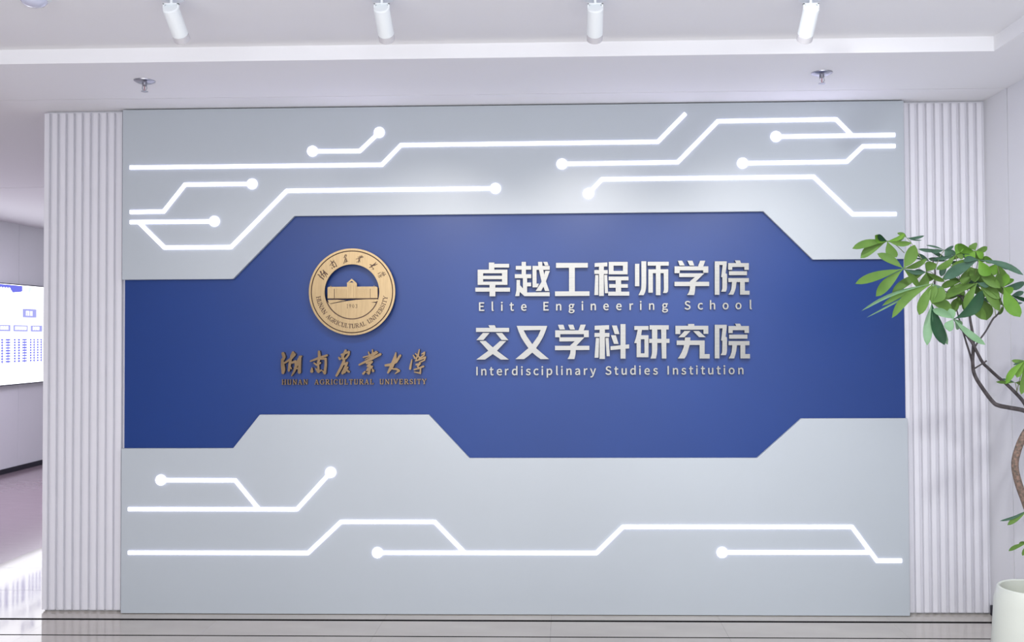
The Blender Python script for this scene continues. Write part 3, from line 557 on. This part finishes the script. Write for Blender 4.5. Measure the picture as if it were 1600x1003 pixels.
# ------------------------------------------------------------------ ceiling spotlights
def axis_matrix(loc, d):
    return Matrix.Translation(loc) @ Vector(d).to_track_quat('Z', 'Y').to_matrix().to_4x4()
spots = [(267.5, 'first'), (596.5, 'second'), (930, 'third'), (1267, 'fourth')]
slabels = ['white spotlight on the tray ceiling by the sprinkler over the slatted column and emblem end',
           'white tray ceiling spotlight hanging between the emblem and the characters, second from the dome',
           'white tray ceiling spotlight above the middle of the silver characters, third from the dome',
           'white tray ceiling spotlight at the potted tree end, fourth from the dome']
for (px, nm), lb, power in zip(spots, slabels, SPOT_POWER):
    b = at_z(px, -6, ZT); t = empty('ceiling_spotlight', (b.x, b.y, ZT)); tag(t, lb, 'spotlight', 'spotlights on the tray ceiling')
    lathe('canopy', [(.0, -.012), (.046, -.012), (.050, -.008), (.050, 0)], M_lamp, t, cap0=False)
    d = Vector((.0, .105, -.080)).normalized()
    top = Vector((0, .0, -.055))
    tube('stem', [(Vector((0, 0, -.010)), .006), (top + d * .012, .006)], M_lamp, t, 12)
    M = Matrix.Translation(top - d * .012) @ d.to_track_quat('Z', 'Y').to_matrix().to_4x4()
    lathe('lamp_body', [(.026, 0), (.031, .004), (.032, .01), (.032, .122), (.030, .124)], M_lamp, t, M, 36)
    lathe('baffle_ring', [(.030, .124), (.032, .125), (.032, .150), (.029, .150), (.028, .128), (.0, .128)], M_lampring, t, M, 36, cap0=False, cap1=False)
    for s in (-1, 1):
        box_b = bmesh.new(); box(box_b, (s * .028 - .003, -.006, -.058), (s * .028 + .003, .006, -.03)); bm_obj('yoke', box_b, M_lamp, t)
    bb = bmesh.new(); box(bb, (-.031, -.006, -.034), (.031, .006, -.029)); bm_obj('yoke_bridge', bb, M_lamp, t)
    s0 = Vector((b.x, b.y, ZT)) + top + d * .145
    l = light('SPOT', 'spotlight_beam', s0, s0 + Vector((.0, .105, -.084)), power, (1, .935, .87), spot_size=radians(62), spot_blend=1.0, shadow_soft_size=.025)

# ceiling sprinklers
for px, py, lb in ((226, 126, 'chrome sprinkler head on the low ceiling above the slatted column by the side room'),
                   (1284, 113.5, 'chrome sprinkler head on the low ceiling over the potted tree end of the wall')):
    b = at_z(px, py, ZC); t = empty('sprinkler', (b.x, b.y, ZC)); tag(t, lb, 'sprinkler', 'ceiling sprinklers')
    lathe('escutcheon', [(.020, -.014), (.034, -.012), (.050, -.004), (.051, 0)], M_chrome, t, cap1=False)
    lathe('nozzle', [(.011, -.012), (.012, -.024), (.008, -.028)], M_chrome, t)
    for s in (-1, 1): tube('frame_arm', [(Vector((s * .009, 0, -.022)), .002), (Vector((s * .012, 0, -.038)), .002), (Vector((s * .004, 0, -.052)), .002)], M_chrome, t, 6)
    tube('glass_bulb', [(Vector((0, 0, -.026)), .0022), (Vector((0, 0, -.05)), .0022)], mat('sprinkler_bulb', srgb((170, 110, 120)), .2), t, 6)
    lathe('deflector', [(.005, -.050), (.017, -.0535), (.017, -.055), (.0, -.056)], M_chrome, t, cap1=False)

# dome on the tray ceiling
b = at_z(53, -6, ZT); t = empty('ceiling_dome', (b.x, b.y, ZT)); tag(t, 'small bluish domed camera fixture on the tray ceiling at the side room end', 'ceiling dome')
lathe('base_ring', [(.040, -.016), (.058, -.014), (.064, -.006), (.064, 0)], M_lamp, t, cap1=False)
lathe('dome_lens', [(.050, -.012), (.048, -.022), (.038, -.034), (.022, -.041), (.0, -.043)], M_lens, t, cap1=False)

# ------------------------------------------------------------------ wall display in the side room
XD = WLX + .05
a0, a1 = at_x(0, 443, XD), at_x(0, 602, XD); yb0, yb1 = 3.4, 7.6
z1, z0 = a0.z, a1.z
sd = empty('wall_display', (WLX, 5.5, 0)); tag(sd, 'large lit wall display with pale text blocks in the side room', 'display screen')
box_obj('display_case', (.001, yb0 - 5.5 - .01, z0 - .012), (.045, yb1 - 5.5 + .01, z1 + .012), M_bezel, sd)
box_obj('lit_panel', (.045, yb0 - 5.5, z0), (.05, yb1 - 5.5, z1), M_display, sd)
def dm(name, c, s=1.0): return mat(name, (.02, .02, .02), .4, emit=srgb(c), es=s)
D_blue, D_lav, D_cyan, D_white = dm('display_blue', (105, 110, 225), 1.1), dm('display_lavender', (160, 163, 228), 1.15), dm('display_cyan', (190, 222, 245), 1.7), dm('display_white', (255, 255, 255), 2.6)
def dq(name, polys, m, x=.0512, parent=sd):
    bm = bmesh.new()
    for l in polys:
        v = []
        for p in l:
            w_ = at_x(p[0], p[1], WLX + x); v.append(bm.verts.new((x, w_.y - 5.5, w_.z)))
        f = bm.faces.new(v); r = bmesh.ops.extrude_face_region(bm, geom=[f])
        bmesh.ops.translate(bm, verts=[g for g in r['geom'] if isinstance(g, bmesh.types.BMVert)], vec=(-.0008, 0, 0))
    return bm_obj(name, bm, m, parent)
ln = lambda x, t0, t1: t0 + (t1 - t0) * x / 68.0
def Q(x0, x1, u0, u1):
    """u: 0 top edge .. 1 bottom edge of the display"""
    f_ = lambda x, u: (x, ln(x, 443, 449.3) * (1 - u) + ln(x, 602, 596) * u)
    return [f_(x0, u0), f_(x1, u0), f_(x1, u1), f_(x0, u1)]
dq('header_band', [Q(-30, 35, .004, .05), [Q(17, 36, .05, .09)[k] for k in (0, 1)] + [(33, 456), (20, 457)]], D_blue)
dq('header_triangle', [[(44, 448.5), (51, 449), (45, 460)]], D_cyan)
wc = []
for k in range(4):
    x = .5 + k * 4.2; wc += [Q(x, x + 3.2, .035, .05), Q(x, x + 3.2, .065, .08), Q(x + 1.1, x + 1.9, .03, .11), Q(x, x + .7, .07, .11), Q(x + 2.5, x + 3.2, .07, .11)]
dq('header_lettering', wc, D_white, .0525)
dq('button', [Q(35.3, 57, .235, .325)], D_lav)
dq('button_lettering', [Q(x, x + .8, .258, .305) for x in (41, 43.2, 45, 47.4, 49.6)] + [Q(41, 45.8, .258, .268), Q(47.4, 50.4, .28, .29)], D_white, .0525)
dq('caption_box', [Q(-20, 16.5, .405, .47)], D_lav); dq('caption_box', [Q(21, 43.5, .405, .47)], D_lav); dq('caption_box', [Q(48, 66, .405, .47)], D_lav)
cl_ = dq('caption_lettering', [Q(x, x + 1.6, .418, .452) for x in (1, 3.6, 6.2, 8.8, 11.4, 24, 26.6, 29.2, 31.8, 34.4, 37, 39.6, 51.5, 54.2, 56.9, 59.6)], D_white, .0525)
cl_['kind'] = 'stuff'
cols = []
for x0, x1 in ((-6, -2), (1.8, 5), (9, 16), (21.6, 24.8), (28, 31.6), (35, 42), (46.6, 49.4), (52, 54.8), (57.6, 60.4), (63, 65.8)):
    for r in range(9):
        u = .545 + r * .0272; cols.append(Q(x0, x1, u, u + .016)); 
        xm = (x0 + x1) / 2; cols.append(Q(xm - .5, xm + .5, u + .016, u + .0272))
dq('text_column', cols, D_blue, .0515)['kind'] = 'stuff'

# ------------------------------------------------------------------ potted tree
YP = -1.05
PC = at_y(1613, 917, YP); PR_ = Vector((PC.x, YP, 0)); ZR = PC.z
tree = empty('potted_tree', PR_); tag(tree, 'green-leaved tree with bare crooked branches in a tall cream pot beside the slats', 'potted plant')
lathe('pot', [(.150, 0), (.158, .01), (.166, .05), (.164, .2), (.152, ZR - .06), (.143, ZR - .02), (.138, ZR - .004), (.132, ZR), (.126, ZR - .004), (.124, ZR - .03), (.122, ZR - .10)], M_pot, tree, n=64)
lathe('soil', [(.1225, ZR - .075), (.06, ZR - .062), (0, ZR - .06)], M_soil, tree, cap0=False, cap1=False)
def T(x, y, dy=0.0):
    p = at_y(x, y, YP + dy); return p - PR_
k_ = 1 / 356.0
def branch(name, pts, m, n=10):
    return tube(name, smooth_path([(T(x, y, d), r * k_ / 2 * 1.0) for x, y, r, d in pts]), m, tree, n)
branch('trunk', [(1616, 946, 13, 0), (1622, 890, 12.5, 0), (1617, 830, 12, 0), (1604, 790, 11.5, 0), (1592, 757, 11, 0), (1585.8, 728, 10.5, 0), (1590, 704, 10.5, 0), (1599, 682, 10.5, 0), (1612, 660, 10, 0), (1612, 646, 8, 0)], M_trunk, 16)
branch('branch', [(1612, 650, 8, 0), (1600, 641.5, 7, 0), (1578, 637, 6.6, 0), (1560.5, 633.5, 6.6, 0), (1551, 627.5, 6.4, 0), (1535.5, 607, 6, 0), (1523, 586, 5.6, 0), (1519.8, 566, 5.2, 0), (1521, 540, 4.8, 0), (1519.5, 520, 4.4, 0), (1516, 500, 3.8, 0), (1513, 478, 3, 0), (1504, 463, 2.2, 0)], M_bark)
branch('branch', [(1614, 655, 7, .03), (1600, 629, 5.6, .03), (1584, 611, 5.4, .03), (1571.5, 599, 5.2, .03), (1557.5, 587.5, 5, .03), (1544, 575, 4.8, .02), (1535.2, 566, 4.8, 0), (1525.5, 548, 4.4, -.01), (1518.5, 535, 4, -.02), (1507, 520, 3.6, -.02), (1497, 507.4, 3.2, -.02), (1490, 498, 2.4, -.02)], M_bark)
branch('branch', [(1519.5, 568, 3.6, .0), (1515.5, 553, 3, .01), (1510, 536, 2.8, .02), (1505, 519, 2.6, .03), (1498.5, 498, 2.2, .03), (1495, 484, 1.8, .03)], M_bark)
branch('branch', [(1522.5, 543, 3.0, 0), (1529, 533, 2.8, .0), (1540, 518, 2.6, .0), (1551, 499, 2.8, .0), (1556, 494, 2.8, 0), (1561.5, 488, 1.8, 0)], M_bark)
branch('branch', [(1523, 575.5, 2.4, 0), (1532, 570, 2.2, -.02), (1541.5, 563.8, 2.4, -.02)], M_bark)
branch('branch', [(1522, 534, 2.2, 0), (1528.5, 529, 1.8, 0)], M_bark)
branch('branch', [(1512.5, 480, 3, .0), (1505, 470, 2.4, 0), (1497, 461, 2, 0), (1489, 458, 1.5, 0)], M_bark)
branch('branch', [(1460, 448, 2.4, .05), (1461, 430, 2.2, .05), (1460, 416, 1.8, .05), (1456, 404, 1.5, .05)], M_bark)
branch('branch', [(1504, 463, 2.2, 0), (1485, 458, 2, .03), (1468, 452, 2.2, .05), (1460, 446, 2.4, .05)], M_bark)

def leaflet(parent, hub, tip, wpx, bend, ci, tilt, org, stalk=.04):
    """one blade from hub to tip; wpx its width seen in the photo, bend the sideways bow, tilt how far it is turned away"""
    d = tip - hub; L = d.length; t = d.normalized()
    view = ((hub + tip) / 2 + PR_ - CAM).normalized(); side = t.cross(view).normalized(); nrm = side.cross(t).normalized()
    n = 9; bm = bmesh.new(); rows_ = []
    for i in range(n + 1):
        u = i / n
        v_ = max(0.0, (u - stalk) / (1 - stalk)); prof = max(.03, v_ ** 1.1 * (1 - v_) ** .75 / .287) if i < n else 0.0
        hw = wpx * k_ / 2 * prof / max(.35, cos(tilt))
        c = hub + d * u + side * (bend * k_ * sin(pi * u)) + Vector((0, 0, -1)) * (.02 * L * sin(pi * u)) + nrm * (.05 * L * sin(pi * u))
        sd_ = side * cos(tilt) + nrm * sin(tilt); up_ = nrm * cos(tilt) - side * sin(tilt)
        rows_.append([c - sd_ * hw - up_ * hw * .22, c - sd_ * hw * .5 - up_ * hw * .03, c + up_ * 0, c + sd_ * hw * .5 - up_ * hw * .03, c + sd_ * hw - up_ * hw * .22])
    V = [[bm.verts.new(p - org) for p in r] for r in rows_]
    for a, b in zip(V, V[1:]):
        for j in range(4): bm.faces.new((a[j], a[j + 1], b[j + 1], b[j]))
    bmesh.ops.remove_doubles(bm, verts=bm.verts, dist=1e-6)
    r = bmesh.ops.solidify(bm, geom=bm.faces[:], thickness=.0005)
    o = bm_obj('leaflet', bm, LEAF[ci], parent, smooth=True); return o

M_petiole = mat('green_leaf_stalk', srgb((120, 130, 84)), .5)
def leaf(hub, frm, dy, blades):
    """hub px, stalk start px, depth offset, blades: (tip x, tip y, width px, bend px, colour, depth of tip, tilt)"""
    h = T(hub[0], hub[1], dy); f = T(frm[0], frm[1], frm[2]) if frm else h + Vector((.02, .0, -.03))
    mid = (h + f) / 2 + Vector((0, 0, .008))
    pt = tube('petiole', [(p - h, r) for p, r in smooth_path([(f, .0018), (mid, .0014), (h, .0016)], 4)], M_petiole, tree, 6); pt.location = h
    for b in blades:
        tx, ty, w_, bd, ci = b[:5]; dt = b[5] if len(b) > 5 else random.uniform(-.05, .05); tl = b[6] if len(b) > 6 else random.uniform(-.35, .35)
        leaflet(pt, h, T(tx, ty, dy + dt), w_, bd, ci, tl, h)
LEAVES = [
 ((1386.5, 376.5), (1413, 395, .0), -.06, [(1331.5, 388.5, 12, -4, 0), (1344.5, 403.5, 14.5, -4, 0), (1401.3, 402, 15, -3, 0), (1367, 367.5, 12, 2.5, 1), (1372, 366, 8, 2, 2), (1424.5, 379.8, 8.5, -1.5, 0), (1415, 368, 8, -2, 0), (1414, 364.5, 6, -2.5, 1)]),
 ((1416.7, 371.5), (1440, 405, .0), .10, [(1444.5, 368.2, 4.5, -1.5, 4), (1440.5, 375.3, 2.2, -1, 4), (1402, 364, 6, -2, 0)]),
 ((1411.5, 419.8), (1455, 412, .05), -.08, [(1370.5, 396, 12.5, -3, 0), (1336, 443.5, 14, -3, 0), (1368.5, 463.3, 15.5, -3, 0), (1429.5, 382.5, 18, -2, 0), (1448.5, 404.5, 9, -2, 0), (1447, 425, 7, -2, 4), (1436, 450, 9, 3, 0, .04)]),
 ((1453, 408.5), (1457, 420, .05), .10, [(1430, 396, 6, -1.5, 4), (1426, 402.5, 2.5, -1, 4), (1470, 402, 4, 1, 4), (1462, 420, 8, 0, 4)]),
 ((1447, 425), (1461, 430, .05), .0, [(1393.5, 457.5, 13, -3.5, 0), (1437, 451, 14, 3, 0), (1458, 437, 12, -3, 0), (1424, 427, 9, -2, 2), (1463, 412, 16, 4, 0), (1476, 440, 8, 0, 0)]),
 ((1457, 443), (1462, 440, .05), -.10, [(1345.8, 485.8, 5, -9, 3, -.05, .5), (1354.5, 496, 2.6, -2.5, 3, .0, .5), (1393.5, 497, 13, -9, 0, -.03), (1435.8, 492.3, 15, -2, 0), (1470, 466, 16, 3, 3), (1448, 470, 13, 0, 0), (1378, 478, 9, -6, 0)]),
 ((1455.8, 474), (1470, 452, .05), -.12, [(1448.6, 540, 13.5, -1.5, 3), (1475.8, 539.2, 17.5, -2, 2, -.02, .1), (1487.5, 482, 17, 2.5, 0), (1473, 449, 17, -3, 0, .02), (1462, 446, 13, 3, 0), (1481, 538.5, 14, -3, 3, .03, .1)]),
 ((1490, 498.3), (1497, 507, -.02), -.16, [(1535.5, 453.6, 18, -8, 2, -.03, .1), (1479, 513.5, 0.1, 0, 3), (1457, 483, 12, -2, 3), (1497, 515, 11, 4, 3), (1483, 518, 14, -3, 3), (1540, 539, 10, -1.5, 3, -.02, .3), (1484, 482, 11, 0, 3)]),
 ((1502, 461.5), (1505, 470, 0), .04, [(1471, 466, 8, -1, 0), (1540.8, 500, 16, 3, 0), (1491, 488, 13, -3, 0), (1511, 488, 12, 2, 0), (1486, 446, 12, 1, 0), (1472, 460, 8, 1, 4)]),
 ((1475.5, 390.5), (1462, 418, .05), .06, [(1434.5, 389, 6, 1, 4), (1447, 383, 3, -1.5, 4), (1453.5, 393.5, 7, 0, 4), (1490, 384, 5, -1, 4), (1484, 404, 12, 2, 4), (1494, 397, 8, 1, 4)]),
 ((1493, 398), (1500, 440, .05), .02, [(1497, 380.5, 13, -3, 1), (1463, 421.5, 11, 3, 0), (1505, 404, 8, 2, 0), (1462, 404, 6, 1, 4), (1512, 392, 14, 2, 1), (1524, 401, 7, 0, 4)]),
 ((1524, 392), (1515, 440, .05), .03, [(1496.5, 380.5, 13, 4, 1), (1542.8, 385.5, 9, -2, 0), (1541, 408, 12, -3, 0), (1508, 404, 15, 2, 1), (1514, 384, 13, -4, 0), (1536, 404, 10, 2, 1)]),
 ((1529, 406), (1520, 450, .02), -.08, [(1599.5, 430, 9, 6, 4, -.08, .35), (1474.5, 436, 17, -3, 4), (1548, 430, 17, -2, 1), (1563, 450.5, 16, -3.5, 0), (1505, 408, 9, -3, 4), (1486, 416, 10, -2, 0)]),
 ((1515, 417), (1512, 455, .02), .0, [(1563, 451, 15, 4, 0), (1487, 431, 12, -3, 0), (1524, 441, 14, 2, 0), (1472, 437, 12, -3, 0), (1503, 444, 16, 2, 0)]),
 ((1527, 442), (1512, 476, .0), -.04, [(1562, 466.5, 15, 3, 0), (1540, 500.5, 0.1, 0, 0), (1508, 485, 13, -3, 0), (1562, 486, 14, 4, 0), (1490, 447, 11, 3, 0), (1472, 466, 10, -2, 0), (1545, 448, 8, 1, 4)]),
 ((1533, 466), (1512, 478, 0), .08, [(1541.5, 500.5, 18, 4, 0), (1522, 488, 14, -2, 0), (1556, 470, 8, 0, 4)]),
 ((1557, 411), (1566, 450, .0), .0, [(1566, 450, 15, 4, 0), (1542, 428, 16, 3, 1), (1538, 400, 9, 2, 1), (1581, 420, 6, -1, 4)]),
 ((1568, 449), (1561, 488, 0), -.08, [(1594, 495.5, 20, -2.5, 1, -.03, .05), (1584, 436, 10, 3, 1), (1602, 441, 11, -2, 4), (1582, 457, 18, -2, 1), (1558, 427, 12, 2, 0), (1573, 427, 12, 0, 1)]),
 ((1569, 478), (1561, 488, 0), .02, [(1546, 464, 8, -1.5, 4), (1553, 452, 9, 2, 0), (1598, 473, 5, 1, 4), (1560, 492, 6, 0, 0)]),
 ((1580, 462), (1561, 488, 0), .10, [(1607, 471, 6, 1, 2), (1600, 456, 8, 0, 4), (1590, 478, 8, 0, 4)]),
 ((1602, 563), (1588, 615, .03), -.04, [(1571.5, 600, 10, -4, 1), (1580.5, 563.5, 6, 1, 0), (1589, 590, 12, -3, 1), (1595.5, 616.5, 13, 3, 0, .02), (1583, 570, 4, 0, 4), (1612, 590, 14, 2, 1)]),
 ((1586, 597.5), (1590, 618, .03), .02, [(1556, 596.5, 5, -.5, 0), (1566, 591.5, 3.5, -.5, 4), (1604, 600, 8, 0, 0)]),
 ((1606, 797), (1613, 830, 0), -.05, [(1562, 814, 4, 1.5, 4, 0, .2), (1574, 820.5, 8, -1, 0, 0, .1), (1618, 814, 8, 0, 0)]),
 ((1606, 848), (1616, 880, 0), -.05, [(1575.8, 861, 6, -2, 0), (1592, 849.5, 5, -1, 0), (1597, 868, 7, 1, 0), (1620, 862, 9, 0, 0)]),
 ((1503, 440), (1512, 478, 0), .05, [(1470, 449, 11, -3, 0), (1478, 468, 11, -2, 0), (1535, 462, 12, 3, 0), (1538, 447, 9, 2, 4), (1500, 478, 11, 0, 0), (1480, 428, 9, 2, 0)]),
 ((1548, 444), (1556, 494, 0), .07, [(1520, 430, 11, 2, 0), (1530, 470, 12, -3, 0), (1558, 478, 12, 2, 0), (1578, 462, 9, 1, 0), (1545, 416, 10, 0, 0)]),
 ((1480, 408), (1500, 440, .05), .12, [(1450, 404, 7, -1, 4), (1455, 392, 6, -2, 4), (1470, 432, 10, -1, 4), (1503, 398, 8, 2, 0), (1508, 416, 9, 1, 4)]),
]
for hub, frm, dy, bl_ in LEAVES: leaf(hub, frm, dy, [b for b in bl_ if b[2] > 1])
